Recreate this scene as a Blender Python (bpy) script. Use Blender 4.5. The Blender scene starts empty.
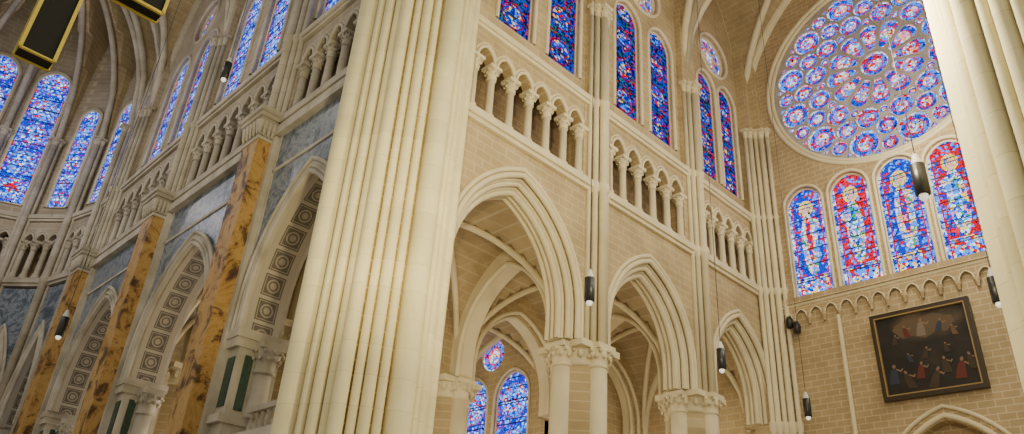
import bpy, math, random
from math import sin, cos, pi, sqrt, radians, atan2
from mathutils import Vector, Matrix
from mathutils.geometry import tessellate_polygon, delaunay_2d_cdt
random.seed(4)
scene = bpy.context.scene

# ------------------------------------------------------------------ materials
def newmat(name):
    m = bpy.data.materials.new(name); m.use_nodes = True
    nt = m.node_tree; nt.nodes.clear()
    out = nt.nodes.new('ShaderNodeOutputMaterial')
    return m, nt, out
def N(nt, t, **kw):
    n = nt.nodes.new(t)
    for k, v in kw.items(): setattr(n, k, v)
    return n
def math_(nt, op, a, b=None, c=None):
    n = N(nt, 'ShaderNodeMath', operation=op)
    for i, v in enumerate((a, b, c)):
        if v is None: continue
        if isinstance(v, (int, float)): n.inputs[i].default_value = v
        else: nt.links.new(v, n.inputs[i])
    return n.outputs[0]
def mixc(nt, f, a, b, mode='MIX'):
    n = N(nt, 'ShaderNodeMix', data_type='RGBA', blend_type=mode)
    for idx, v in ((0, f), (6, a), (7, b)):
        if isinstance(v, (int, float)): n.inputs[idx].default_value = v
        elif isinstance(v, tuple): n.inputs[idx].default_value = (*v, 1) if len(v) == 3 else v
        else: nt.links.new(v, n.inputs[idx])
    return n.outputs[2]
def ramp(nt, fac, stops, interp='LINEAR'):
    r = N(nt, 'ShaderNodeValToRGB'); cr = r.color_ramp; cr.interpolation = interp
    while len(cr.elements) < len(stops): cr.elements.new(0.5)
    for e, (p, c) in zip(cr.elements, stops):
        e.position = p; e.color = (*c, 1)
    nt.links.new(fac, r.inputs[0]); return r.outputs[0]
def wallvec(nt):
    geo = N(nt, 'ShaderNodeNewGeometry'); sep = N(nt, 'ShaderNodeSeparateXYZ')
    nt.links.new(geo.outputs['Position'], sep.inputs[0])
    s = math_(nt, 'ADD', sep.outputs[0], sep.outputs[1])
    cb = N(nt, 'ShaderNodeCombineXYZ'); nt.links.new(s, cb.inputs[0]); nt.links.new(sep.outputs[2], cb.inputs[1])
    return geo.outputs['Position'], cb.outputs[0]
def stone(name, col, joint=None, bw=0.85, rh=0.4, ms=0.03, mott=0.25, rough=0.85):
    m, nt, out = newmat(name)
    pos, wv = wallvec(nt)
    b = N(nt, 'ShaderNodeBsdfPrincipled'); b.inputs['Roughness'].default_value = rough
    ns = N(nt, 'ShaderNodeTexNoise'); ns.inputs['Scale'].default_value = 0.7; ns.inputs['Detail'].default_value = 8
    nt.links.new(pos, ns.inputs['Vector'])
    if joint:
        br = N(nt, 'ShaderNodeTexBrick'); nt.links.new(wv, br.inputs['Vector'])
        br.inputs['Scale'].default_value = 1; br.inputs['Brick Width'].default_value = bw
        br.inputs['Row Height'].default_value = rh; br.inputs['Mortar Size'].default_value = ms
        br.inputs['Mortar Smooth'].default_value = 0.3
        br.inputs['Color1'].default_value = (*[c * 1.05 for c in col], 1)
        br.inputs['Color2'].default_value = (*[c * 0.93 for c in col], 1)
        br.inputs['Mortar'].default_value = (*joint, 1)
        base = br.outputs['Color']
    else:
        rgb = N(nt, 'ShaderNodeRGB'); rgb.outputs[0].default_value = (*col, 1); base = rgb.outputs[0]
    f = ramp(nt, ns.outputs['Fac'], [(0.3, (1 - mott, 1 - mott * 1.05, 1 - mott * 1.2)), (0.7, (1.0,) * 3)])
    c = mixc(nt, 1.0, base, f, 'MULTIPLY')
    nt.links.new(c, b.inputs['Base Color'])
    ns2 = N(nt, 'ShaderNodeTexNoise'); ns2.inputs['Scale'].default_value = 9; ns2.inputs['Detail'].default_value = 4
    nt.links.new(pos, ns2.inputs['Vector'])
    bp = N(nt, 'ShaderNodeBump'); bp.inputs['Strength'].default_value = 0.15; bp.inputs['Distance'].default_value = 0.05
    nt.links.new(ns2.outputs['Fac'], bp.inputs['Height']); nt.links.new(bp.outputs[0], b.inputs['Normal'])
    nt.links.new(b.outputs[0], out.inputs[0]); return m
def marble(name, stops, scale=1.0, dist=2.5, rough=0.35):
    m, nt, out = newmat(name); geo = N(nt, 'ShaderNodeNewGeometry')
    b = N(nt, 'ShaderNodeBsdfPrincipled'); b.inputs['Roughness'].default_value = rough
    ns = N(nt, 'ShaderNodeTexNoise'); ns.inputs['Scale'].default_value = scale; ns.inputs['Detail'].default_value = 12
    ns.inputs['Roughness'].default_value = 0.72; ns.inputs['Distortion'].default_value = dist
    nt.links.new(geo.outputs['Position'], ns.inputs['Vector'])
    nt.links.new(ramp(nt, ns.outputs['Fac'], stops), b.inputs['Base Color'])
    nt.links.new(b.outputs[0], out.inputs[0]); return m
def plain(name, col, rough=0.5, metal=0.0, emit=None, es=0):
    m, nt, out = newmat(name); b = N(nt, 'ShaderNodeBsdfPrincipled')
    ns = N(nt, 'ShaderNodeTexNoise'); ns.inputs['Scale'].default_value = 6
    c = mixc(nt, ns.outputs['Fac'], tuple(x * 0.85 for x in col), col)
    nt.links.new(c, b.inputs['Base Color'])
    b.inputs['Roughness'].default_value = rough; b.inputs['Metallic'].default_value = metal
    if emit:
        b.inputs['Emission Color'].default_value = (*emit, 1); b.inputs['Emission Strength'].default_value = es
    nt.links.new(b.outputs[0], out.inputs[0]); return m

DB = (0.001, 0.004, 0.07); BL = (0.003, 0.03, 0.5); LB = (0.05, 0.25, 1.0); WH = (0.7, 0.85, 1.0)
RD = (0.55, 0.0, 0.01); PK = (0.9, 0.25, 0.35); YE = (0.9, 0.6, 0.1); GR = (0.02, 0.3, 0.1); PU = (0.15, 0.01, 0.4)
def glass(name, kind, strength, pals=None):
    m, nt, out = newmat(name)
    uv = N(nt, 'ShaderNodeUVMap', uv_map='UVMap'); sp = N(nt, 'ShaderNodeSeparateXYZ'); nt.links.new(uv.outputs[0], sp.inputs[0])
    u, v = sp.outputs[0], sp.outputs[1]
    geo = N(nt, 'ShaderNodeNewGeometry')
    def vor(scale, feat='F1'):
        t = N(nt, 'ShaderNodeTexVoronoi', feature=feat); t.inputs['Scale'].default_value = scale
        nt.links.new(geo.outputs['Position'], t.inputs['Vector']); return t
    def pal(scale, cols):
        t = vor(scale); s = N(nt, 'ShaderNodeSeparateColor'); nt.links.new(t.outputs['Color'], s.inputs[0])
        n = len(cols)
        return ramp(nt, s.outputs[0], [(i / n, c) for i, c in enumerate(cols)], 'CONSTANT')
    au = math_(nt, 'ABSOLUTE', u)
    if kind == 'blue':
        pa, pb = pals or ([DB, BL, DB, RD, DB, BL, BL, (0.01, .15, .12), (.01, .08, .5)], [BL, YE, BL, LB, BL, DB, LB, RD])
        A = pal(7, pa); B = pal(7, pb)
        vm = math_(nt, 'SUBTRACT', math_(nt, 'MODULO', v, 2.0), 1.0)
        d = math_(nt, 'SQRT', math_(nt, 'ADD', math_(nt, 'MULTIPLY', u, u), math_(nt, 'MULTIPLY', vm, vm)))
        c = mixc(nt, math_(nt, 'LESS_THAN', d, 0.6 if not pals else 0.72), A, B)
        ring = math_(nt, 'COMPARE', d, 0.66 if not pals else 0.75, 0.03); c = mixc(nt, ring, c, (0.2, 0.1, 0.35) if pals else (0.2, 0.0, 0.03))
        bd = pal(5, [BL, RD, BL, LB] if pals else [DB, RD, BL, BL]); c = mixc(nt, math_(nt, 'GREATER_THAN', au, 0.86), c, bd)
        bar = math_(nt, 'LESS_THAN', math_(nt, 'MODULO', v, 1.0), 0.05); c = mixc(nt, bar, c, (0.01, 0.01, 0.015))
    elif kind in ('figred', 'figblue'):
        bgc = pal(7, [RD, RD, BL, RD, LB, (0.7, 0.02, 0.05)]) if kind == 'figred' else pal(7, [BL, BL, LB, BL, BL, RD, (.1, .3, .9)])
        fg = pal(7, [LB, WH, BL, WH, YE, LB, PK, GR]) if kind == 'figred' else pal(7, [WH, PK, LB, YE, GR, WH, LB])
        def ell(cu, cv, ru, rv):
            a = math_(nt, 'DIVIDE', math_(nt, 'SUBTRACT', u, cu), ru); b_ = math_(nt, 'DIVIDE', math_(nt, 'SUBTRACT', v, cv), rv)
            return math_(nt, 'LESS_THAN', math_(nt, 'ADD', math_(nt, 'MULTIPLY', a, a), math_(nt, 'MULTIPLY', b_, b_)), 1.0)
        arm = ell(0.22 if kind == 'figred' else -0.2, 3.9, 0.42, 0.4)
        body = math_(nt, 'MAXIMUM', math_(nt, 'MAXIMUM', ell(0, 2.9, 0.42, 1.75), arm), ell(0, 5.0, 0.25, 0.32))
        c = mixc(nt, ell(0, 5.0, 0.38, 0.46), bgc, YE)
        c = mixc(nt, body, c, fg)
        c = mixc(nt, ell(0, 3.2, 0.16, 1.3), c, pal(7, [RD, PK, RD, BL]) if kind == 'figblue' else pal(7, [BL, LB, GR, WH]))
        c = mixc(nt, ell(0, 4.95, 0.16, 0.24), c, (0.7, 0.4, 0.28))
        c = mixc(nt, math_(nt, 'LESS_THAN', v, 1.1), c, pal(7, [BL, WH, RD, LB, LB, YE]))
        bd = pal(6, [LB, BL, LB, BL, WH, (0.3, 0.5, 1.0)]); c = mixc(nt, math_(nt, 'GREATER_THAN', au, 0.76), c, bd)
        rl = math_(nt, 'COMPARE', au, 0.75, 0.03); c = mixc(nt, rl, c, RD)
        bar = math_(nt, 'LESS_THAN', math_(nt, 'MODULO', v, 1.0), 0.045); c = mixc(nt, bar, c, (0.02, 0.02, 0.04))
    elif kind == 'pale':
        c = pal(6, [WH, LB, WH, (0.6, 0.75, 1), (0.8, 0.85, 0.95)])
        bar = math_(nt, 'LESS_THAN', math_(nt, 'MODULO', v, 1.0), 0.06); c = mixc(nt, bar, c, (0.05, 0.05, 0.06))
    else:  # rose
        d = math_(nt, 'SQRT', math_(nt, 'ADD', math_(nt, 'MULTIPLY', u, u), math_(nt, 'MULTIPLY', v, v)))
        mid = pal(6, [BL, LB, (.01, .08, .6), (0.05, 0.2, 0.8), BL, RD]); cen = pal(7, [WH, LB, RD, PK, LB, WH, YE])
        c = mixc(nt, math_(nt, 'GREATER_THAN', d, 0.48), cen, mid)
        c = mixc(nt, math_(nt, 'COMPARE', d, 0.5, 0.04), c, (.55, .02, .06))
        c = mixc(nt, math_(nt, 'GREATER_THAN', d, 0.84), c, pal(6, [WH, LB, PK, WH, (0.2, 0.4, 0.95), RD]))
    e1 = vor(7, 'DISTANCE_TO_EDGE')
    lead = math_(nt, 'LESS_THAN', e1.outputs['Distance'], 0.045)
    c = mixc(nt, lead, c, (0.002, 0.002, 0.008))
    em = N(nt, 'ShaderNodeEmission'); nt.links.new(c, em.inputs[0]); em.inputs[1].default_value = strength
    nt.links.new(em.outputs[0], out.inputs[0]); return m

M = {}
M['wall'] = stone('ashlar_beige', (0.49, 0.375, 0.20), (0.61, 0.51, 0.32), ms=0.025)
M['wallc'] = stone('ashlar_end', (0.45, 0.335, 0.185), (0.62, 0.51, 0.33), bw=0.75, rh=0.33, ms=0.025)
M['cream'] = stone('cream_shaft', (0.74, 0.65, 0.43), None, mott=0.15)
M['pier'] = stone('pier_shaft', (0.82, 0.73, 0.42), (0.68, 0.57, 0.30), bw=9, rh=0.9, ms=0.01, mott=0.12)
M['pierb'] = stone('pier_block', (0.52, 0.38, 0.12), (0.74, 0.61, 0.32), bw=0.9, rh=0.45, ms=0.03, mott=0.15)
M['grey'] = stone('grey_shaft', (0.54, 0.49, 0.40), (0.36, 0.32, 0.26), bw=9, rh=0.8, ms=0.015, mott=0.35)
M['greyw'] = stone('grey_wall', (0.38, 0.32, 0.24), (0.48, 0.42, 0.33), ms=0.03, mott=0.3)
M['white'] = stone('white_stone', (0.60, 0.55, 0.46), None, mott=0.45)
M['tracery'] = stone('rose_tracery', (0.46, 0.43, 0.41), None, mott=0.2)
M['web'] = stone('vault_web', (0.45, 0.35, 0.20), (0.54, 0.45, 0.29), bw=1.2, rh=0.4, ms=0.03)
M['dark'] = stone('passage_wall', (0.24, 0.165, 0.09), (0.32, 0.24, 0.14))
M['orange'] = marble('orange_marble', [(0.32, (0.02, 0.012, 0.006)), (0.42, (0.12, 0.055, 0.018)), (0.47, (0.38, 0.21, 0.055)), (0.55, (0.50, 0.31, 0.10)), (0.60, (0.42, 0.22, 0.06)), (0.64, (0.13, 0.06, 0.025)), (0.74, (0.05, 0.028, 0.016))], 0.8, .7, 0.6)
M['blue'] = marble('blue_grey_marble', [(0.25, (0.03, 0.045, 0.065)), (0.45, (0.09, 0.12, 0.165)), (0.52, (0.28, 0.31, 0.35)), (0.58, (0.10, 0.135, 0.185)), (0.8, (0.06, 0.08, 0.11))], 0.6)
M['green'] = marble('green_marble', [(0.3, (0.01, 0.025, 0.018)), (0.6, (0.03, 0.075, 0.05)), (0.8, (0.1, 0.18, 0.13))], 3)
M['floor'] = stone('floor_stone', (0.38, 0.34, 0.28), (0.2, 0.18, 0.15), 1.0, 1.0)
M['black'] = plain('lamp_black', (0.012, 0.012, 0.012), 0.4)
M['bulb'] = plain('lamp_bulb', (0.9, 0.88, 0.8), 0.4, 0, (1, 0.93, 0.8), 0.8)
M['cap'] = plain('lamp_cap', (0.6, 0.6, 0.58), 0.4)
M['olive'] = plain('cross_dark', (0.01, 0.01, 0.005), 0.85)
M['gold'] = plain('gilding', (0.7, 0.55, 0.08), 0.55, 0.0)
M['frame'] = plain('frame_wood', (0.03, 0.018, 0.01), 0.4)
M['wood'] = plain('door_wood', (0.12, 0.06, 0.03), 0.6)
M['iron'] = plain('iron', (0.02, 0.02, 0.025), 0.5)
for k, c in dict(p_skin=(.2, .12, .07), p_red=(.11, .015, .01), p_blue=(.02, .03, .055), p_white=(.17, .14, .1), p_brown=(.04, .025, .012), p_gold=(.12, .07, .025), p_cloud=(.10, .065, .035), p_rim=(.32, .21, .07)).items():
    M[k] = plain('paint_' + k[2:], c, 0.7)
M['gblue'] = glass('glass_blue', 'blue', 1.6)
M['gapse'] = glass('glass_apse', 'blue', 2.2, ([BL, LB, BL, BL, PU, LB, BL, (.3, .5, 1)], [LB, WH, BL, RD, LB, (.3, .5, 1), BL, LB]))
M['gred'] = glass('glass_figure_red', 'figred', 2.3)
M['gfb'] = glass('glass_figure_blue', 'figblue', 2.3)
M['gpale'] = glass('glass_pale', 'pale', 1.6)
M['grose'] = glass('glass_rose', 'rose', 2.0)
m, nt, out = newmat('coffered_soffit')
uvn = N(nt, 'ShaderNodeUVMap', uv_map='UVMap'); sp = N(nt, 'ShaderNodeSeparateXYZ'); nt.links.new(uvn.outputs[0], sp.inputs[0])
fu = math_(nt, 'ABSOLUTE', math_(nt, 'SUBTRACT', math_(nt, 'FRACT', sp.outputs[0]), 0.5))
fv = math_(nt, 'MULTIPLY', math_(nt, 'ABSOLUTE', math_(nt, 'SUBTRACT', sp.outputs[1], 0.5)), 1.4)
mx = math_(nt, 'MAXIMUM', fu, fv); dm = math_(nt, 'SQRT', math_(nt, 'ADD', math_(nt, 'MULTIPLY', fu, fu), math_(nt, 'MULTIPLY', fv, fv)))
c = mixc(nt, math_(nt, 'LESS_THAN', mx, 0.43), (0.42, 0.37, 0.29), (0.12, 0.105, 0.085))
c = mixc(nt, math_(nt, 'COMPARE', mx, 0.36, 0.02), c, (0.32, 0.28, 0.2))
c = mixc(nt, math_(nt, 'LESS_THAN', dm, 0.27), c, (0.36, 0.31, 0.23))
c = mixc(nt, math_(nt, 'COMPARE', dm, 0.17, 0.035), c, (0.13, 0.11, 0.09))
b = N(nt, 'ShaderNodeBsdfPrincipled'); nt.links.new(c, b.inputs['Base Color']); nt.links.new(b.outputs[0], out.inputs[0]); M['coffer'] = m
m, nt, out = newmat('canvas_paint')
uvn = N(nt, 'ShaderNodeUVMap', uv_map='UVMap'); sp = N(nt, 'ShaderNodeSeparateXYZ'); nt.links.new(uvn.outputs[0], sp.inputs[0])
ns = N(nt, 'ShaderNodeTexNoise'); ns.inputs['Scale'].default_value = 4; ns.inputs['Detail'].default_value = 9
nt.links.new(uvn.outputs[0], ns.inputs['Vector'])
low = ramp(nt, ns.outputs['Fac'], [(0.35, (0.005, 0.004, 0.0035)), (0.55, (0.013, 0.009, 0.007)), (0.7, (0.03, 0.019, 0.012))])
hi = ramp(nt, ns.outputs['Fac'], [(0.35, (0.04, 0.025, 0.015)), (0.55, (0.12, 0.08, 0.04)), (0.75, (0.24, 0.17, 0.09))])
dx_ = math_(nt, 'SUBTRACT', sp.outputs[0], 0.55); dy_ = math_(nt, 'MULTIPLY', math_(nt, 'SUBTRACT', sp.outputs[1], 0.82), 1.6)
dd = math_(nt, 'SQRT', math_(nt, 'ADD', math_(nt, 'MULTIPLY', dx_, dx_), math_(nt, 'MULTIPLY', dy_, dy_)))
c = mixc(nt, ramp(nt, dd, [(0.1, (1, 1, 1)), (0.38, (0, 0, 0))]), low, hi)
b = N(nt, 'ShaderNodeBsdfPrincipled'); b.inputs['Roughness'].default_value = 0.7
nt.links.new(c, b.inputs['Base Color']); nt.links.new(b.outputs[0], out.inputs[0]); M['canvas'] = m

# ------------------------------------------------------------------ builder
class G:
    def __init__(s, name): s.name = name; s.v = []; s.f = []; s.m = []; s.sm = []; s.uv = []; s.mats = []
    def add(s, vs, fs, mat, smooth=False, uvs=None):
        o = len(s.v); s.v += [tuple(p) for p in vs]; s.uv += (uvs if uvs else [(0, 0)] * len(vs))
        if mat not in s.mats: s.mats.append(mat)
        mi = s.mats.index(mat)
        for f in fs: s.f.append([i + o for i in f]); s.m.append(mi); s.sm.append(smooth)
    def done(s, parent=None):
        me = bpy.data.meshes.new(s.name); me.from_pydata(s.v, [], s.f)
        for k in s.mats: me.materials.append(M[k])
        me.polygons.foreach_set('material_index', s.m); me.polygons.foreach_set('use_smooth', s.sm)
        ul = me.uv_layers.new(name='UVMap')
        li = [0] * len(me.loops); me.loops.foreach_get('vertex_index', li)
        flat = []
        for i in li: flat += s.uv[i]
        ul.data.foreach_set('uv', flat); me.update()
        ob = bpy.data.objects.new(s.name, me); scene.collection.objects.link(ob)
        if parent: ob.parent = parent
        return ob
def frame(o, sdir, ddir):
    o = Vector(o); sd = Vector(sdir); dd = Vector(ddir)
    return lambda s, d, z: (o.x + s * sd.x + d * dd.x, o.y + s * sd.y + d * dd.y, z)
W = lambda s, d, z: (s, d, z)
def box(g, F, s0, s1, d0, d1, z0, z1, mat):
    vs = [F(s, d, z) for z in (z0, z1) for d in (d0, d1) for s in (s0, s1)]
    g.add(vs, [(0, 1, 3, 2), (4, 6, 7, 5), (0, 4, 5, 1), (2, 3, 7, 6), (0, 2, 6, 4), (1, 5, 7, 3)], mat)
def lathe(g, x, y, prof, mat, seg=14):
    vs = []; fs = []
    for r, z in prof:
        for i in range(seg):
            a = 2 * pi * i / seg; vs.append((x + r * cos(a), y + r * sin(a), z))
    for j in range(len(prof) - 1):
        for i in range(seg):
            k = (i + 1) % seg; fs.append((j * seg + i, j * seg + k, (j + 1) * seg + k, (j + 1) * seg + i))
    fs.append(tuple(range(seg))[::-1]); fs.append(tuple(range((len(prof) - 1) * seg, len(prof) * seg)))
    g.add(vs, fs, mat, True)
def tube(g, pts, r, mat, seg=7, closed=False):
    P = [Vector(p) for p in pts]; n = len(P); vs = []; fs = []
    ref = None
    for i in range(n):
        if closed: t = P[(i + 1) % n] - P[i - 1]
        else: t = P[min(i + 1, n - 1)] - P[max(i - 1, 0)]
        t.normalize()
        if ref is None:
            ref = Vector((0, 0, 1)) if abs(t.z) < 0.9 else Vector((1, 0, 0))
        a = (ref - t * ref.dot(t)).normalized(); ref = a; b_ = t.cross(a)
        for k in range(seg):
            th = 2 * pi * k / seg; vs.append(P[i] + a * (r * cos(th)) + b_ * (r * sin(th)))
    for i in range(n if closed else n - 1):
        j = (i + 1) % n
        for k in range(seg):
            l = (k + 1) % seg; fs.append((i * seg + k, i * seg + l, j * seg + l, j * seg + k))
    g.add(vs, fs, mat, True)
def poly(g, F, loops, d0, d1, mat, uvf=None):
    flat = [p for l in loops for p in l]
    tris = tessellate_polygon([[Vector((p[0], p[1], 0)) for p in l] for l in loops])
    uv = [uvf(*p) for p in flat] if uvf else None
    g.add([F(p[0], d0, p[1]) for p in flat], tris, mat, False, uv)
    if d1 is None: return
    g.add([F(p[0], d1, p[1]) for p in flat], tris, mat)
    for l in loops:
        k = len(l); vs = [F(p[0], d0, p[1]) for p in l] + [F(p[0], d1, p[1]) for p in l]
        g.add(vs, [(i, (i + 1) % k, (i + 1) % k + k, i + k) for i in range(k)], mat)
def inside(p, L):
    x, y = p; c = False; n = len(L)
    for i in range(n):
        x1, y1 = L[i]; x2, y2 = L[i - 1]
        if (y1 > y) != (y2 > y) and x < (x2 - x1) * (y - y1) / (y2 - y1) + x1: c = not c
    return c
def poly_cdt(g, F, loops, d0, d1, mat):
    vs = []; es = []
    for l in loops:
        o = len(vs); vs += [Vector(p) for p in l]; es += [(o + i, o + (i + 1) % len(l)) for i in range(len(l))]
    V, E, T, *_ = delaunay_2d_cdt(vs, es, [], 0, 1e-5)
    hb = [(min(p[0] for p in l), max(p[0] for p in l), min(p[1] for p in l), max(p[1] for p in l), l) for l in loops[1:]]
    keep = []
    for t in T:
        cx = sum(V[i].x for i in t) / len(t); cy_ = sum(V[i].y for i in t) / len(t)
        if not inside((cx, cy_), loops[0]): continue
        if any(b[0] < cx < b[1] and b[2] < cy_ < b[3] and inside((cx, cy_), b[4]) for b in hb): continue
        keep.append(tuple(t))
    for d in (d0, d1): g.add([F(p.x, d, p.y) for p in V], keep, mat)
    for l in loops:
        k = len(l); q = [F(p[0], d0, p[1]) for p in l] + [F(p[0], d1, p[1]) for p in l]
        g.add(q, [(i, (i + 1) % k, (i + 1) % k + k, i + k) for i in range(k)], mat)
def arch(c, a, zs, h, n=12, st=0):
    R = (a * a + h * h) / (2 * a); L = []
    am = atan2(h, R - a)
    for i in range(n + 1):
        t = am * i / n; L.append((c - (a - R) - R * cos(t), zs + st + R * sin(t)))
    Rr = [(2 * c - x, z) for x, z in L[:-1]][::-1]
    L = L + Rr
    if st: L = [(c - a, zs)] + L + [(c + a, zs)]
    return L
def circ(c, z, r, n=24): return [(c + r * cos(2 * pi * i / n), z + r * sin(2 * pi * i / n)) for i in range(n)]
def lancet(c, a, z0, ztop, k=1.15, n=8):
    h = a * k; return [(c - a, z0)] + arch(c, a, ztop - h, h, n) + [(c + a, z0)]
def arcade(g, F, s0, s1, zt, zs, arches, d0, d1, mat, st=0):
    L = [(s0, zs)]
    for (c, a, h) in arches: L += arch(c, a, zs, h, 14, st)
    L += [(s1, zs), (s1, zt), (s0, zt)]
    poly(g, F, [L], d0, d1, mat)
def capital(g, x, y, r, z0, z1, mat, sq=None, seg=12, crock=8):
    h = z1 - z0
    lathe(g, x, y, [(r * 1.12, z0 - 0.06 * h), (r * 1.2, z0), (r * 1.05, z0 + 0.1 * h), (r * 1.15, z0 + 0.4 * h), (r * 1.6, z0 + 0.75 * h)], mat, seg)
    q = sq or r * 1.75
    box(g, W, x - q, x + q, y - q, y + q, z0 + 0.75 * h, z1, mat)
    for lay, (rr, zz) in enumerate(((1.4, 0.42), (1.65, 0.66))):
        for i in range(crock):
            a = 2 * pi * (i + 0.5 * lay) / crock; s = r * 0.24
            px, py = x + r * rr * cos(a), y + r * rr * sin(a)
            lathe(g, px, py, [(s * .3, z0 + zz * h - s), (s, z0 + zz * h - s * .2), (s * .9, z0 + zz * h + s * .5), (s * .2, z0 + zz * h + s)], mat, 5)
def glasspane(g, F, pts, d, mat, c, z0, a): poly(g, F, [pts], d, None, mat, lambda s, z: ((s - c) / a, (z - z0) / a))
def rolled(g, F, pts, d, r, mat): tube(g, [F(s, d, z) for s, z in pts], r, mat, 7)

winN = [0]
def window(F, c, z0, zt, a, d, mat, oc=None):
    winN[0] += 1
    g = G('window_%d' % winN[0]); L = lancet(c, a, z0, zt); glasspane(g, F, L, d, mat, c, z0, a)
    rolled(g, F, L + [L[0]], d - 0.03, 0.07, 'cream')
    for z in [z0 + i * 1.0 for i in range(1, int(zt - z0))]: box(g, F, c - a, c + a, d - 0.05, d - 0.02, z - 0.025, z + 0.025, 'iron')
    g.done()

def upper(g, F, s0, s1, n, wm, sm, e=0.95, glassm='gblue', win=True, off=1.6, aw=1.0, oc=True, cc=None):
    """triforium + clerestory of one bay"""
    box(g, F, s0, s1, -0.28, 0.3, 18.95, 19.3, sm); box(g, F, s0, s1, -0.16, 0.2, 18.75, 18.95, sm)
    box(g, F, s0, s1, -0.22, 0.55, 23.9, 24.2, sm); box(g, F, s0, s1, -0.12, 0.55, 23.72, 23.9, sm)
    box(g, F, s0, s1, 0.0, 1.6, 18.9, 19.4, wm); box(g, F, s0, s1, 0.2, 1.6, 23.85, 24.2, wm)
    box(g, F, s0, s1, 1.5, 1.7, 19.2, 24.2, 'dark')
    box(g, F, s0, s0 + e, 0.02, 1.5, 19.3, 24, wm); box(g, F, s1 - e, s1, 0.02, 1.5, 19.3, 24, wm)
    w = (s1 - s0 - 2 * e) / n; zc = 22.25; a = w / 2 - 0.13
    arches = [(s0 + e + w * (i + .5), a, min(a * 1.45, 1.0)) for i in range(n)]
    arcade(g, F, s0 + e, s1 - e, 23.75, zc, arches, 0.05, 0.6, wm)
    for c, aa, h in arches:
        L = arch(c, aa + 0.05, zc, h + 0.07, 8); rolled(g, F, L, 0.03, 0.075, sm)
        L = arch(c, aa + 0.2, zc, h + 0.27, 8); rolled(g, F, L[2:-2], 0.05, 0.05, sm)
    for i in range(n + 1):
        x, y, _ = F(s0 + e + w * i, 0.3, 0)
        if i in (0, n): x, y, _ = F(s0 + e + w * i + (0.12 if i == 0 else -0.12), 0.25, 0)
        lathe(g, x, y, [(0.3, 19.4), (0.3, 19.55), (0.24, 19.62), (0.27, 19.7), (0.19, 19.8), (0.18, 21.6)], sm, 12)
        capital(g, x, y, 0.2, 21.6, 22.27, sm, 0.33)
    c = cc or (s0 + s1) / 2; zt = 33.4; zs = 25.3
    loops = [[(s0, 24.1), (s1, 24.1), (s1, 43.5), (s0, 43.5)]]
    if win:
        for q in (-off, off): loops.append(lancet(c + q, aw, zs, zt))
        if oc: loops.append(circ(c, 35.6, 1.55))
    poly_cdt(g, F, loops, 0.3, 1.05, wm)
    if win:
        for q in (-off, off):
            window(F, c + q, zs, zt, aw, 0.55, glassm)
            rolled(g, F, lancet(c + q, aw + 0.12, zs, zt + 0.15), 0.28, 0.11, sm)
        if oc:
            winN[0] += 1; go = G('window_%d' % winN[0])
            poly(go, F, [circ(c, 35.6, 1.5)], 0.65, None, 'grose', lambda s, z: ((s - c) / 1.5, (z - 35.6) / 1.5))
            tube(go, [F(s, 0.6, z) for s, z in circ(c, 35.6, 1.5)], 0.12, sm, 6, True)
            for i in range(8):
                t = 2 * pi * i / 8
                tube(go, [F(c + 0.5 * cos(t), 0.6, 35.6 + 0.5 * sin(t)), F(c + 1.5 * cos(t), 0.6, 35.6 + 1.5 * sin(t))], 0.07, sm, 5)
            tube(go, [F(s, 0.6, z) for s, z in circ(c, 35.6, 0.5, 16)], 0.07, sm, 5, True)
            go.done()
            tube(g, [F(s, 0.28, z) for s, z in circ(c, 35.6, 1.68)], 0.11, sm, 6, True)
def shafts(g, F, s, z0, z1, mat, wm):
    box(g, F, s - 0.7, s + 0.7, -0.06, 0.6, z0, z1 + 6, wm)
    for ds, dd, r in ((0, -0.38, 0.2), (-0.36, -0.2, 0.14), (0.36, -0.2, 0.14), (-0.64, -0.06, 0.12), (0.64, -0.06, 0.12)):
        x, y, _ = F(s + ds, dd, 0)
        lathe(g, x, y, [(r, z0), (r, 18.8), (r * 1.5, 18.9), (r * 1.6, 19.1), (r * 1.4, 19.3), (r, 19.35), (r, 23.8), (r * 1.5, 23.9), (r * 1.5, 24.15), (r, 24.2), (r, z1 - 0.7)], mat, 12)
        capital(g, x, y, r, z1 - 0.7, z1, mat, seg=8, crock=6)

def gfun(t, k=1.25):
    R = (1 + k * k) / 2; t = min(abs(t), 1); v = R * R - (t + R - 1) ** 2
    return sqrt(max(v, 0)) / k
def vault(g, x0, x1, y0, y1, zs, h, n=20, rib=0.2, wm='web', rm='cream'):
    vs = []; fs = []
    for j in range(n + 1):
        for i in range(n + 1):
            tx = -1 + 2 * i / n; ty = -1 + 2 * j / n
            vs.append((x0 + (x1 - x0) * i / n, y0 + (y1 - y0) * j / n, zs + h * max(gfun(tx), gfun(ty))))
    for j in range(n):
        for i in range(n):
            a = j * (n + 1) + i; fs.append((a, a + 1, a + n + 2, a + n + 1))
    g.add(vs, fs, wm)
    T = [-1 + 2 * i / 24 for i in range(25)]
    X = lambda t: (x0 + x1) / 2 + t * (x1 - x0) / 2
    Y = lambda t: (y0 + y1) / 2 + t * (y1 - y0) / 2
    for sg in (1, -1): tube(g, [(X(t), Y(t * sg), zs + h * gfun(t) - rib * .6) for t in T], rib, rm, 8)
    for xx in (x0, x1): tube(g, [(xx, Y(t), zs + h * gfun(t) - rib * .6) for t in T], rib * 1.5, rm, 8)
    for yy in (y0, y1): tube(g, [(X(t), yy, zs + h * gfun(t) - rib * .3) for t in T], rib * .9, rm, 8)
    lathe(g, (x0 + x1) / 2, (y0 + y1) / 2, [(0.1, zs + h - 0.7), (0.45, zs + h - 0.6), (0.5, zs + h - 0.2), (0.2, zs + h)], rm, 10)

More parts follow.
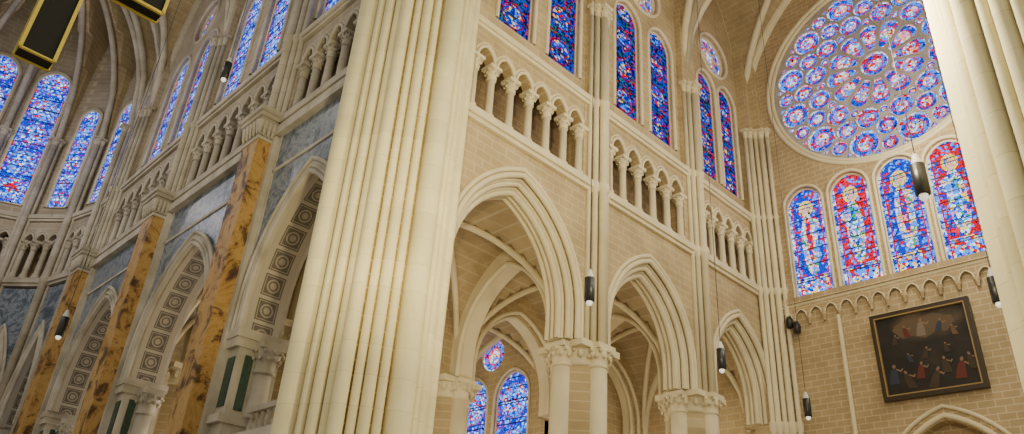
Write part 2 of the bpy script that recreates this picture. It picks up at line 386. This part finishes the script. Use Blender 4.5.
def arcade_pier(x, y, zc=10.3, zt=11.3, z0=-1.6, name='arcade_pier', b='wall', c='cream', R=1.05):
    g = G(name)
    n = 8
    prof = [(R * 1.35, z0), (R * 1.35, z0 + 0.6), (R, z0 + 0.8), (R, zc)]
    L = []
    for r, z in prof:
        for i in range(n):
            a = 2 * pi * (i + .5) / n; L.append((x + r * 1.06 * cos(a), y + r * 1.06 * sin(a), z))
    fs = [(j * n + i, j * n + (i + 1) % n, (j + 1) * n + (i + 1) % n, (j + 1) * n + i) for j in range(3) for i in range(n)]
    g.add(L, fs, b)
    lathe(g, x, y, [(R * 1.05, zc), (R * 1.15, zc + .1), (R * 1.1, zc + .3), (R * 1.3, zt - .3), (R * 1.3, zt - .2)], c, 8)
    for dx, dy in ((1, 0), (-1, 0), (0, 1), (0, -1)):
        px, py = x + dx * R, y + dy * R
        lathe(g, px, py, [(0.6, z0), (0.6, z0 + .5), (0.42, z0 + .7), (0.42, zc)], c, 16)
        capital(g, px, py, 0.4, zc, zt - 0.05, c, 0.55, 14, 10)
    box(g, W, x - R * 1.2, x + R * 1.2, y - R * 1.2, y + R * 1.2, zt - 0.28, zt, c)
    for i in range(16):
        a = 2 * pi * i / 16
        lathe(g, x + R * 1.22 * cos(a), y + R * 1.22 * sin(a), [(0.04, zt - .7), (0.14, zt - .55), (0.12, zt - .4), (0.03, zt - .3)], c, 6)
    g.done()

# ------------------------------------------------------------------ room shell
YB, XA, XC, YW = 20.5, 11.7, 40.5, 4.0
PB = (24.6, 33.2)
FB = frame((0, YB, 0), (1, 0, 0), (0, 1, 0))
FA = frame((XA, 0, 0), (0, 1, 0), (1, 0, 0))
FC = frame((XC, 0, 0), (0, 1, 0), (1, 0, 0))
g = G('floor'); box(g, W, -20, 60, -20, 80, -2.0, -1.6, 'floor'); g.done()

# ---- transept east wall (B)
g = G('wall_east')
bays = [(15.2, 24.6, 19.7, 3.75, 5.1, 1.2), (24.6, 33.2, 28.75, 3.35, 4.6, 1.1), (33.2, 40.5, 37.0, 2.95, 4.3, 1.2)]
ZS = 11.3
for s0, s1, c, a, h, st in bays:
    for k, (da, d0, d1) in enumerate(((0, 0, 0.3), (0.27, 0.3, 0.6), (0.54, 0.6, 1.2), (0.27, 1.2, 1.5), (0, 1.5, 1.8))):
        arcade(g, FB, s0, s1, 19.0 if k in (0, 4) else 18.5, ZS, [(c, a - da, h - da * 1.15)], d0, d1, 'wall' if k in (0, 4) else 'cream', st)
    for da, d, r in ((-0.2, -0.03, 0.11), (0.04, -0.02, 0.13), (0.16, 0.2, 0.08), (0.31, 0.3, 0.13), (0.44, 0.5, 0.08), (0.58, 0.62, 0.14), (0.62, 0.9, 0.08), (0.58, 1.2, 0.12)):
        rolled(g, FB, arch(c, a - da, ZS, h - da * 1.15, 16, st), d, r, 'cream')
upper(g, FB, 15.4, 24.6, 6, 'wall', 'cream', off=1.7, aw=1.12, cc=20.5, e=1.0)
upper(g, FB, 24.6, 33.2, 5, 'wall', 'cream', off=1.6, aw=1.1, cc=29.1, e=1.1)
upper(g, FB, 33.2, 40.5, 5, 'wall', 'cream', off=1.22, aw=0.95, cc=36.95)
for p in PB: shafts(g, FB, p, 11.3, 30.5, 'cream', 'wall')
g.done()
g = G('corner_shafts')
for i, (x, y, r) in enumerate(((39.45, 20.3, .13), (39.7, 20.1, .16), (39.95, 19.85, .13), (40.15, 19.55, .17), (40.3, 19.2, .13))):
    lathe(g, x, y, [(r * 1.5, -1.6), (r, -1.2), (r, 10.6), (r * 1.6, 11.0), (r * 1.6, 11.3), (r, 11.4), (r, 18.8), (r * 1.5, 19), (r * 1.5, 19.2), (r, 19.3), (r, 23.9), (r * 1.5, 24), (r, 24.2), (r, 30)], 'cream', 10)
    capital(g, x, y, r, 30, 30.6, 'cream', seg=8, crock=6)
box(g, W, 39.7, 40.5, 20.1, 21.5, -1.6, 40, 'wall'); box(g, W, 40.15, 40.5, 19.6, 21.5, -1.6, 40, 'wall')
g.done()
for p in PB: arcade_pier(p, 21.4)
arcade_pier(PB[0], 30.2)
g = G('wall_aisle')
F2 = frame((0, 29.5, 0), (1, 0, 0), (0, 1, 0))
for s0, s1, c, a, h in ((15, 24.6, 19.8, 3.6, 4.2), (24.6, 33.2, 28.8, 3.2, 4.0), (33.2, 40.5, 37, 2.8, 3.9)):
    for da, d0, d1 in ((0, 0, .35), (.25, .35, 1.05), (0, 1.05, 1.4)):
        arcade(g, F2, s0, s1, 17.8, ZS, [(c, a - da, h - da * 1.1)], d0, d1, 'wall' if da == 0 else 'cream', 1.1)
    for da, d in ((.05, 0), (.27, .37)): rolled(g, F2, arch(c, a - da, ZS, h - da, 12, 1.1), d, .12, 'cream')
for px, ys in ((PB[0], ((22.2, 29.5), (30.9, 40), (40, 50))), (PB[1], ((22.2, 29.5),))):
    F3 = frame((px - 0.5, 0, 0), (0, 1, 0), (1, 0, 0))
    for s0, s1 in ys:
        arcade(g, F3, s0, s1, 17.6, ZS, [((s0 + s1) / 2, (s1 - s0) / 2 - .6, 4.2)], 0, 1.0, 'cream', 1.1)
        rolled(g, F3, arch((s0 + s1) / 2, (s1 - s0) / 2 - .6, ZS, 4.2, 14, 1.1), 0.0, .14, 'cream')
FE = frame((33.2, 0, 0), (0, 1, 0), (1, 0, 0))
loops = [[(30.9, -1.6), (50, -1.6), (50, 19), (30.9, 19)], lancet(38.0, 1.45, 3, 15.0), lancet(34.3, 1.45, 3, 15.0), circ(36.4, 16.4, 1.1)]
poly_cdt(g, FE, loops, 0, .6, 'wall')
for c in (38.0, 34.3): rolled(g, FE, lancet(c, 1.55, 3, 15.15), -.02, .1, 'cream')
box(g, W, 15, 33.2, 50, 50.5, -1.6, 19, 'wall'); box(g, W, 40.5, 41, 20.5, 31, -1.6, 19, 'wall'); box(g, W, 33.2, 41, 30.9, 31.4, -1.6, 19, 'wall')
g.done()
window(FE, 38.0, 3, 15.0, 1.45, .2, 'gapse'); window(FE, 34.3, 3, 15.0, 1.45, .2, 'gapse')
winN[0] += 1; g = G('window_%d' % winN[0]); poly(g, FE, [circ(36.4, 16.4, 1.1)], .2, None, 'grose', lambda s, z: ((s - 36.4) / 1.1, (z - 16.4) / 1.1)); tube(g, [FE(s, .15, z) for s, z in circ(36.4, 16.4, 1.1)], .08, 'cream', 6, True); g.done()
arcade_pier(24.6, 40.5); arcade_pier(15.5, 40.5); arcade_pier(15.5, 30.2)
g = G('ceiling_aisle')
for x0, x1 in ((15.2, 24.6), (24.6, 33.2), (33.2, 40.5)): vault(g, x0, x1, 22.2, 29.7, ZS, 6.2, rib=.16)
for x0, x1 in ((15.2, 24.6), (24.6, 33.2)):
    for y0, y1 in ((30.7, 40.5), (40.5, 50)): vault(g, x0, x1, y0, y1, ZS, 6.4, rib=.16)
g.done()

# ---- transept end wall (C)
g = G('wall_end')
LC = [17.5, 14.75, 12.0, 9.3, 6.6]
RC, RZ, RR = 12.0, 32.6, 6.6
loops = [[(YW, -1.6), (YB + .6, -1.6), (YB + .6, 44), (YW, 44)]] + [lancet(c, 1.15, 18.5, 25.6, 1.0, 10) for c in LC] + [circ(RC, RZ, RR, 72), [(RC - 3.2, -1.5)] + arch(RC, 3.2, 6.2, 4.4) + [(RC + 3.2, -1.5)]]
poly_cdt(g, FC, loops, 0, 1.0, 'wallc')
for c in LC:
    rolled(g, FC, lancet(c, 1.22, 18.5, 25.7, 1.0), -.02, .09, 'cream')
for r, d, t in ((6.9, -.02, .14), (6.65, .08, .12)): tube(g, [FC(s, d, z) for s, z in circ(RC, RZ, r, 72)], t, 'cream', 8, True)
box(g, FC, YW, YB, -.3, .1, 18.1, 18.45, 'wallc'); box(g, FC, YW, YB, -.2, .1, 17.95, 18.1, 'cream')
n = 18; w = (YB - .8 - YW) / n
arcade(g, FC, YW, YB - .8, 18.0, 17.25, [(YW + w * (i + .5), w / 2 - .08, .48) for i in range(n)], -.18, 0.05, 'wallc')
for i in range(n + 1):
    x, y, _ = FC(YW + w * i, -.1, 0); lathe(g, x, y, [(0.02, 16.75), (0.1, 16.85), (0.1, 17.0), (0.16, 17.15), (.16, 17.28)], 'wallc', 8)
    if i < n: rolled(g, FC, arch(YW + w * (i + .5), w / 2 - .1, 17.25, .45, 6), -.18, .04, 'cream')
rolled(g, FC, arch(RC, 3.35, 6.2, 4.6), -.02, .14, 'cream'); rolled(g, FC, arch(RC, 3.75, 6.2, 5.05), -.05, .1, 'cream')
tube(g, [FC(16.3, -.12, -1.6), FC(16.3, -.12, 16.9)], .12, 'cream', 8)
g.done()
for i, c in enumerate(LC): window(FC, c, 18.5, 25.6, 1.15, .3, ['gfb', 'gred', 'gfb', 'gred', 'gfb'][i])
g = G('door_1'); box(g, FC, RC - 3.2, RC + 3.2, .6, .8, -1.6, 6.0, 'wood'); box(g, FC, RC - .06, RC + .06, .52, .62, -1.6, 6, 'iron')
box(g, FC, RC - 3.2, RC + 3.2, .4, .9, 5.9, 6.4, 'cream'); poly(g, FC, [arch(RC, 3.2, 6.2, 4.4)], .7, .9, 'wallc'); g.done()
# rose window
g = G('rose_window')
pieces = [(RC, RZ, circ(RC, RZ, .88, 28), .88)]
def P(r, a): return RC + r * cos(a), RZ + r * sin(a)
def rc_(r, a, s, n=20):
    x, z = P(r, a); return (x, z, circ(x, z, s, n), s)
petal = [(1.1, .2), (1.5, .33), (2.0, .46), (2.4, .56), (2.7, .56), (2.92, .42), (3.04, .2)]
for i in range(12):
    a = 2 * pi * i / 12; b_ = a + pi / 12
    pts = []
    for sgn in (1, -1):
        L = [(RC + r * cos(a) - sgn * w_ * sin(a), RZ + r * sin(a) + sgn * w_ * cos(a)) for r, w_ in petal]
        pts += L if sgn == 1 else L[::-1]
    x, z = P(2.1, a); pieces.append((x, z, pts, 1.0))
    pieces.append(rc_(3.42, a, .28, 12)); pieces.append(rc_(3.78, b_, .74)); pieces.append(rc_(4.6, a, .66))
    pieces.append(rc_(5.52, b_, .92, 24)); pieces.append(rc_(5.82, a, .52, 16))
    pieces.append(rc_(3.0, b_, .1, 8))
    for sg in (1, -1): pieces.append(rc_(6.2, a + sg * .125, .19, 8)); pieces.append(rc_(5.15, a + sg * .1, .12, 8)); pieces.append(rc_(4.05, a + sg * .055, .12, 8))
poly_cdt(g, FC, [circ(RC, RZ, RR, 72)] + [p[2] for p in pieces], .3, .5, 'tracery')
for x, z, pts, s in pieces:
    poly(g, FC, [pts], .4, None, 'grose', lambda q, w_, x=x, z=z, s=s: ((q - x) / s, (w_ - z) / s))
    if s > .4: tube(g, [FC(q, .28, w_) for q, w_ in pts], .045, 'tracery', 5, True)
g.done()
# painting
g = G('framed_painting')
cy, cz, hw, hh = 12.15, 14.0, 2.4, 2.25
FP = lambda s, d, z: (XC - .35 + d + (cz - z) * 0.04, s, z)
poly(g, FP, [[(cy - hw + .2, cz - hh + .2), (cy + hw - .2, cz - hh + .2), (cy + hw - .2, cz + hh - .2), (cy - hw + .2, cz + hh - .2)]], 0.0, None, 'canvas', lambda s, z: (1 - (s - cy + hw) / (2 * hw), (z - cz + hh) / (2 * hh)))
R4 = lambda q: [(cy - hw + q, cz - hh + q), (cy + hw - q, cz - hh + q), (cy + hw - q, cz + hh - q), (cy - hw + q, cz + hh - q)]
poly(g, FP, [R4(0), R4(.22)], -.12, .15, 'frame'); poly(g, FP, [R4(.20), R4(.26)], -.13, .02, 'p_rim')
def fig(u, v, s, cloth, lean=0, k=0):
    S = cy + hw - u * 2 * hw; Zc = cz - hh + v * 2 * hh; e = -.004 - .002 * k
    def P_(pts, mat, d): poly(g, FP, [[(S - (x + lean * y) * s, Zc + y * s) for x, y in pts]], e + d, None, mat)
    P_([(-.42, -.9), (.4, -.95), (.3, -.2), (.22, .3), (0, .42), (-.24, .3), (-.36, -.2)], cloth, 0)
    P_([(.15, .25), (.55, .0), (.75, .25), (.66, .33), (.52, .18), (.2, .36)], 'p_skin', -.001)
    P_([(.14 * cos(t * pi / 5), .56 + .17 * sin(t * pi / 5)) for t in range(10)], 'p_skin', -.001)
poly(g, FP, [[(cy + 1.5 * cos(t * pi / 8) - .1, cz + 1.25 + .55 * sin(t * pi / 8) + .1 * sin(t * 3)) for t in range(16)]], -.002, None, 'p_cloud')
for k, (u, v, s, cl, ln) in enumerate(((.5, .78, .55, 'p_white', .1), (.34, .76, .38, 'p_red', -.2), (.68, .76, .4, 'p_blue', .3), (.22, .68, .32, 'p_brown', .2), (.8, .68, .32, 'p_gold', -.2),
        (.15, .3, .6, 'p_blue', .1), (.28, .22, .55, 'p_brown', -.3), (.42, .3, .5, 'p_red', .2), (.55, .2, .6, 'p_brown', .4), (.66, .32, .5, 'p_brown', -.1), (.8, .26, .62, 'p_red', .2), (.9, .32, .5, 'p_brown', -.2), (.5, .48, .35, 'p_brown', .3), (.33, .45, .3, 'p_blue', -.3), (.7, .5, .3, 'p_brown', -.1))):
    fig(u, v, s, cl, ln, k)
g.done()
for q, z in ((19.0, 17.0), (18.6, 16.6)):
    g = G('wall_spotlight'); x, y, _ = FC(q, -.45, 0); box(g, FC, q - .05, q + .05, -.5, 0, z + .1, z + .2, 'black')
    lathe(g, x, y, [(.1, z - .4), (.2, z - .35), (.2, z + .1), (.12, z + .3)], 'black', 12); g.done()

# ---- transept vault
g = G('ceiling_transept')
for x0, x1 in ((16.2, 24.6), (24.6, 33.2), (33.2, 40.5)): vault(g, x0, x1, YW, YB + .5, 30.5, 12.6, rib=.24)
g.done()

# ---- choir wall (A)
SA = 9.4
g = G('wall_choir')
PA = [28.2, 39.0, 50.0]
AY = 53.2
ca = [(20.4, 28.2, 23.7, 3.35, 5.3), (28.2, 39.0, 33.9, 3.9, 5.4), (39.0, 50.0, 44.6, 3.9, 5.4), (50.0, AY, 51.85, 1.3, 4.2)]
STC = 1.0
def choir_arch(g, F, s0, s1, c, a, h):
    arcade(g, F, s0, s1, 18.6, SA, [(c, a, h)], 0, 1.5, 'blue', STC)
    ai = a - .5; hi = h - .6
    O = arch(c, a + .02, SA, h + .02, 16, STC); I = arch(c, ai, SA, hi, 16, STC)
    poly(g, F, [O + I[::-1]], -.12, 1.6, 'white')
    for q, d, r in ((a, -.14, .1), (a - .28, -.14, .07), (ai + .03, -.12, .1)): rolled(g, F, arch(c, q, SA, h - (a - q) * 1.2, 16, STC), d, r, 'white')
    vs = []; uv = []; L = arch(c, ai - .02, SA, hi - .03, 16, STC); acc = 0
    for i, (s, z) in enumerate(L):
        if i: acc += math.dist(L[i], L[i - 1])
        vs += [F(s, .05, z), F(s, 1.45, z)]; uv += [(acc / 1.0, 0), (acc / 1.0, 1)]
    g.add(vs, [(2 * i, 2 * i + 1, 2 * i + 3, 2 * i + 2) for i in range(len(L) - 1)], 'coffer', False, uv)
for s0, s1, c, a, h in ca:
    choir_arch(g, FA, s0, s1, c, a, h)
    box(g, FA, s0, s1, -.3, .4, 18.3, 18.75, 'white')
    for (p0, p1) in ((s0 + .9, s0 + 1.02), (s1 - 1.02, s1 - .9)): box(g, FA, p0, p1, -.06, 0.02, 12, 18.3, 'white')
    box(g, FA, s0 + .9, s1 - .9, -.06, .02, 16.45, 16.6, 'white')
upper(g, FA, 20.6, 28.2, 5, 'greyw', 'grey', off=1.9, glassm='gapse')
upper(g, FA, 28.2, 39.0, 7, 'greyw', 'grey', off=2.0, aw=1.3, glassm='gapse', cc=34.3)
upper(g, FA, 39.0, 50.0, 7, 'greyw', 'grey', off=2.0, aw=1.3, glassm='gapse')
upper(g, FA, 50.0, AY, 2, 'greyw', 'grey', off=.75, aw=.5, glassm='gapse', oc=False, e=.6, cc=51.8)
for p in PA: shafts(g, FA, p, 19.3, 30.5, 'grey', 'greyw')
g.done()
for p in PA:
    g = G('choir_pier')
    box(g, FA, p - .95, p + .95, -.3, 0.05, -1.6, 18.2, 'white'); box(g, FA, p - .7, p + .7, -.9, -.2, -1.6, 18.1, 'orange')
    for k, (q, z0, z1) in enumerate(((.74, 17.9, 18.05), (.7, 18.05, 18.7), (.8, 18.7, 18.95), (.92, 18.95, 19.15), (1.0, 19.15, 19.4))):
        box(g, FA, p - q, p + q, -.9 - (q - .7), 0, z0, z1, 'grey')
    for i in range(5):
        for s_, d_ in ((p - .6 + .3 * i, -.98), (p - .74, -.95 + .2 * i)):
            x, y, _ = FA(s_, d_, 0); lathe(g, x, y, [(.04, 18.1), (.1, 18.3), (.13, 18.55), (.18, 18.75), (.05, 18.9)], 'grey', 6)
    s0, s1 = p - 1.75, p + 1.75
    box(g, FA, s0, s1, 0.02, 1.65, -1.6, SA - .0, 'white')
    for q, z0, z1 in ((.12, 9.1, 9.45), (.06, 8.75, 9.1), (.1, 6.0, 6.3), (.18, -1.6, -.6)): box(g, FA, s0 - q, s1 + q, -.1 - q, 1.7 + q, z0, z1, 'white')
    for ss, sg in ((s0, -1), (s1, 1)):
        a_, b_ = sorted((ss, ss + sg * .05))
        box(g, FA, a_, b_, .35, 1.3, 2.2, 5.6, 'green'); box(g, FA, a_, b_, .3, .62, 6.5, 8.5, 'green')
        x, y, _ = FA(ss + sg * .05, 1.1, 0)
        lathe(g, x, y, [(.42, 6.3), (.36, 6.5), (.33, 8.0)], 'white', 14); capital(g, x, y, .36, 8.0, 9.1, 'white', .5, 12, 10)
    for q in (-1.35, 1.35):
        box(g, FA, p + q - .25, p + q + .25, -.03, 0.05, 6.6, 8.4, 'green'); box(g, FA, p + q - .25, p + q + .25, -.03, .05, 1.5, 5.5, 'green')
    g.done()
g = G('choir_screen')
for s0, s1 in ((20.5, 26.4), (29.97, 37.2), (40.77, 48.2), (51.77, 53.1)):
    box(g, FA, s0, s1, .5, 1.4, -1.6, 5.3, 'white'); box(g, FA, s0, s1, .3, 1.6, 5.3, 5.6, 'white'); box(g, FA, s0, s1, .4, 1.5, 5.1, 5.3, 'grey')
    box(g, FA, s0, s1, .75, 1.15, 6.45, 6.65, 'white')
    k = int((s1 - s0) / .42)
    for i in range(k):
        x, y, _ = FA(s0 + (i + .5) * (s1 - s0) / k, .95, 0)
        lathe(g, x, y, [(.12, 5.6), (.12, 5.68), (.06, 5.75), (.13, 5.95), (.06, 6.25), (.12, 6.38), (.12, 6.46)], 'white', 8)
g.done()
# apse
g = G('wall_apse'); gc = G('ceiling_choir')
AC = (3.7, AY); AR = 8.0; nf = 7
cor = [(AC[0] + AR * cos(pi * i / nf), AC[1] + AR * sin(pi * i / nf)) for i in range(nf + 1)]
for i in range(nf):
    a, b_ = Vector(cor[i]), Vector(cor[i + 1]); L = (b_ - a).length; sd = (b_ - a) / L
    nd = Vector((sd.y, -sd.x))
    if nd.dot((a + b_) / 2 - Vector(AC)) < 0: nd = -nd
    F = frame((a.x, a.y, 0), (sd.x, sd.y, 0), (nd.x, nd.y, 0))
    choir_arch(g, F, 0, L, L / 2, L / 2 - .35, 5.6)
    upper(g, F, 0, L, 3, 'greyw', 'grey', e=.4, win=False)
    wa, wt = (.75, 33.5) if i < 2 else (1.15, 36.5)
    window(F, L / 2, 25.0, wt, wa, .25, 'gapse')
    rolled(g, F, lancet(L / 2, wa + .12, 25, wt + .2), .25, .12, 'grey')
    for ds, r in ((0, .22), (.33, .12), (-.33, .12)):
        x, y, _ = F(ds, -.15 if ds else -.3, 0); lathe(g, x, y, [(r, -1.6), (r, 18.8), (r * 1.6, 19), (r * 1.6, 19.3), (r, 19.4), (r, 30)], 'grey', 10)
        capital(g, x, y, r, 30, 30.5, 'grey', seg=8, crock=6)
    x, y, _ = F(0, .7, 0); lathe(g, x, y, [(.9, -1.6), (.65, -1), (.65, 8.4), (1.1, 9.2), (1.1, 9.4)], 'white', 14)
    n = 12; vs = []; fs = []
    for j in range(n + 1):
        for k in range(n + 1):
            t = -1 + 2 * k / n; r = j / n; q = a + (b_ - a) * (k / n); p = Vector(AC) * (1 - r) + q * r
            p = p + nd * (.35 * r)
            vs.append((p.x, p.y, 30.5 + 12.6 * max(gfun(t), gfun(r))))
    for j in range(n):
        for k in range(n): q = j * (n + 1) + k; fs.append((q, q + 1, q + n + 2, q + n + 1))
    gc.add(vs, fs, 'web')
    tube(gc, [(AC[0] + (a.x - AC[0]) * r, AC[1] + (a.y - AC[1]) * r, 30.5 + 12.6 * gfun(r) - .12) for r in [q / 16 for q in range(17)]], .22, 'grey', 8)
g.done()
for y0, y1 in ((20.6, 28.2), (28.2, 39), (39, 50), (50, AY)): vault(gc, -4.3, XA + .3, y0, y1, 30.5, 12.6, rib=.24, rm='grey')
gc.done()
# ambulatory
g = G('wall_ambulatory'); FO = frame((20.5, 0, 0), (0, 1, 0), (1, 0, 0))
wl = [46, 51, 56, 61, 66, 71]
poly_cdt(g, FO, [[(42, -1.6), (78, -1.6), (78, 17), (42, 17)]] + [lancet(c, 1.2, 2, 13.5) for c in wl], 0, .6, 'greyw')
box(g, W, -8, 21, 78, 78.5, -1.6, 17, 'greyw')
for c in wl: rolled(g, FO, lancet(c, 1.35, 2, 13.7), 0, .12, 'white')
g.done()
for c in wl: window(FO, c, 2, 13.5, 1.2, .4, 'gpale')
g = G('ceiling_ambulatory')
for y0, y1 in ((20.5, 30.5), (30.5, 39), (39, 50), (50, 61), (61, 78)): vault(g, 13.4, 20.6 if y0 > 35 else 15.4, y0, y1, SA, 6.2, 12, .14)
vault(g, -8, 13.5, 67, 78, SA, 6.2, 10, .14)
g.done()

# ---- crossing piers
def crossing_pier(cx, cy, z1=40, k=1.08):
    g = G('crossing_pier')
    for hx, hy in ((1.82, .68), (.68, 1.82), (1.6, .98), (.98, 1.6), (1.38, 1.22), (1.22, 1.38)):
        box(g, W, cx - hx * k, cx + hx * k, cy - hy * k, cy + hy * k, -1.6, z1, 'pierb')
    for hx, hy in ((2.2, .9), (.9, 2.2), (1.8, 1.3), (1.3, 1.8)): box(g, W, cx - hx * k, cx + hx * k, cy - hy * k, cy + hy * k, -1.6, -.5, 'pier')
    sh = [(1.98, 0, .36)]
    for sg in (1, -1): sh += [(1.9, sg * .56, .12), (1.74, sg * .84, .16), (1.56, sg * 1.1, .12)]
    for q in range(4):
        c_, s_ = round(cos(q * pi / 2)), round(sin(q * pi / 2))
        for x, y, r in sh + [(1.42, 1.37, .2)]:
            x, y, r = x * k, y * k, r * k
            lathe(g, cx + x * c_ - y * s_, cy + x * s_ + y * c_, [(r * 1.4, -1.6), (r * 1.4, -.6), (r, -.3), (r, z1)], 'pier', 20)
    g.done()
crossing_pier(12.95, 20.1, k=1.1)
crossing_pier(15.6, 0.75)

# ---- pendant lamps
for x, y, z in ((16.4, 13.9, 9.35), (24, 14.1, 9.35), (31.3, 14.5, 9.35), (16.1, 4.3, 9.35), (23.1, 4.9, 9.35), (8.1, 25.5, 18.7), (7.2, 32.2, 9.35)):
    g = G('pendant_lamp')
    lathe(g, x, y, [(.02, z + .7), (.05, z + .68), (.13, z + .42), (.145, z + .4)], 'cap', 14)
    lathe(g, x, y, [(.155, z + .4), (.155, z - .34), (.13, z - .36)], 'black', 16)
    lathe(g, x, y, [(.09, z - .34), (.1, z - .42), (.06, z - .48), (.02, z - .5)], 'bulb', 12)
    tube(g, [(x, y, z + .7), (x, y, 42)], .013, 'black', 5)
    g.done()
# ---- hanging cross
g = G('hanging_cross'); x, y, zc = 1.38, 16.0, 12.5; w = .32; t = .2; lo, hi, ar = 9.75, 14.9, 1.9
box(g, W, x - w, x + w, y - t, y + t, lo, hi, 'olive'); box(g, W, x - ar, x + ar, y - t + .01, y + t - .01, zc - w, zc + w, 'olive')
e = .035
for sx in (-w, w):
    for sy in (-t, t):
        for z0, z1 in ((lo, zc - w), (zc + w, hi)): box(g, W, x + sx - e, x + sx + e, y + sy - e, y + sy + e, z0, z1, 'gold')
    for sy in (-t, t):
        for x0, x1 in ((-ar, -w), (w, ar)): box(g, W, x + x0, x + x1, y + sy - e, y + sy + e, zc + sx - e, zc + sx + e, 'gold')
for sy in (-t, t):
    for z0 in (lo, hi): box(g, W, x - w, x + w, y + sy - e, y + sy + e, z0 - e * .5, z0 + e * .5, 'gold')
    for q in (-ar, ar): box(g, W, x + q - e, x + q + e, y + sy - e, y + sy + e, zc - w, zc + w, 'gold')
tube(g, [(x, y, hi), (x, y, 42)], .03, 'iron', 5)
g.done()

# ------------------------------------------------------------------ light
w = bpy.data.worlds.new('World'); scene.world = w; w.use_nodes = True
bg = w.node_tree.nodes['Background']; bg.inputs[0].default_value = (1.0, 0.93, 0.78, 1); bg.inputs[1].default_value = 0.68
def pt(name, loc, e, col=(1, .85, .62), r=.5):
    l = bpy.data.lights.new(name, 'POINT'); l.energy = e; l.color = col; l.shadow_soft_size = r
    o = bpy.data.objects.new(name, l); o.location = loc; scene.collection.objects.link(o)
def spot(name, loc, to, e, ang, col, r=.3):
    l = bpy.data.lights.new(name, 'SPOT'); l.energy = e; l.color = col; l.shadow_soft_size = r; l.spot_size = radians(ang); l.spot_blend = .8
    o = bpy.data.objects.new(name, l); o.location = loc; scene.collection.objects.link(o)
    o.rotation_euler = (Vector(to) - Vector(loc)).to_track_quat('-Z', 'Y').to_euler()
pt('aisle_fill', (29, 25.8, 9), 380); pt('aisle_fill', (37, 25.8, 9), 320)  # added points without fixtures, brightening the aisles
pt('aisle_fill', (19.5, 25.8, 9), 420); pt('aisle_fill', (19.5, 36, 9), 550); pt('aisle_fill', (28, 36, 9), 550)
for y in (35, 47, 60): pt('aisle_fill', (17, y, 8), 350, (1, .9, .75))  # same added fill along the ambulatory, no lamp modelled
for x in (20, 28, 36): pt('vault_fill', (x, 9, 24), 1700, (1, .88, .64))  # unseen fill added to brighten the transept vault
for y in (34, 46, 54): pt('vault_fill', (2.7, y, 27), 800, (1, .94, .84))  # more added fill hanging free below the choir vault
spot('pier_fill_spot', (6.5, 8.5, 8), (13, 20.1, 15), 6500, 75, (1, .84, .45))  # invented spot, warms the pier and sharpens shadows between its shafts
pt('crossing_fill', (14.5, 5.5, 14), 3600, (1, .88, .62), .3)  # unseen point added on one side of the crossing for contrast

# ------------------------------------------------------------------ camera
cam = bpy.data.cameras.new('camera'); co = bpy.data.objects.new('camera', cam); scene.collection.objects.link(co)
cam.sensor_width = 36; cam.lens = 27.25; cam.clip_end = 500
az = radians(46.9); th = atan2(775, 1420)
h = Vector((cos(az), sin(az), 0)); Z = Vector((0, 0, 1)); r0 = Vector((sin(az), -cos(az), 0))
fw = h * cos(th) + Z * sin(th); u0 = Z * cos(th) - h * sin(th)
ro = atan2(103, 1417); R = r0 * cos(ro) + u0 * sin(ro); U = u0 * cos(ro) - r0 * sin(ro)
co.matrix_world = Matrix(((R.x, U.x, -fw.x, 0), (R.y, U.y, -fw.y, 0), (R.z, U.z, -fw.z, 0), (0, 0, 0, 1)))
scene.camera = co
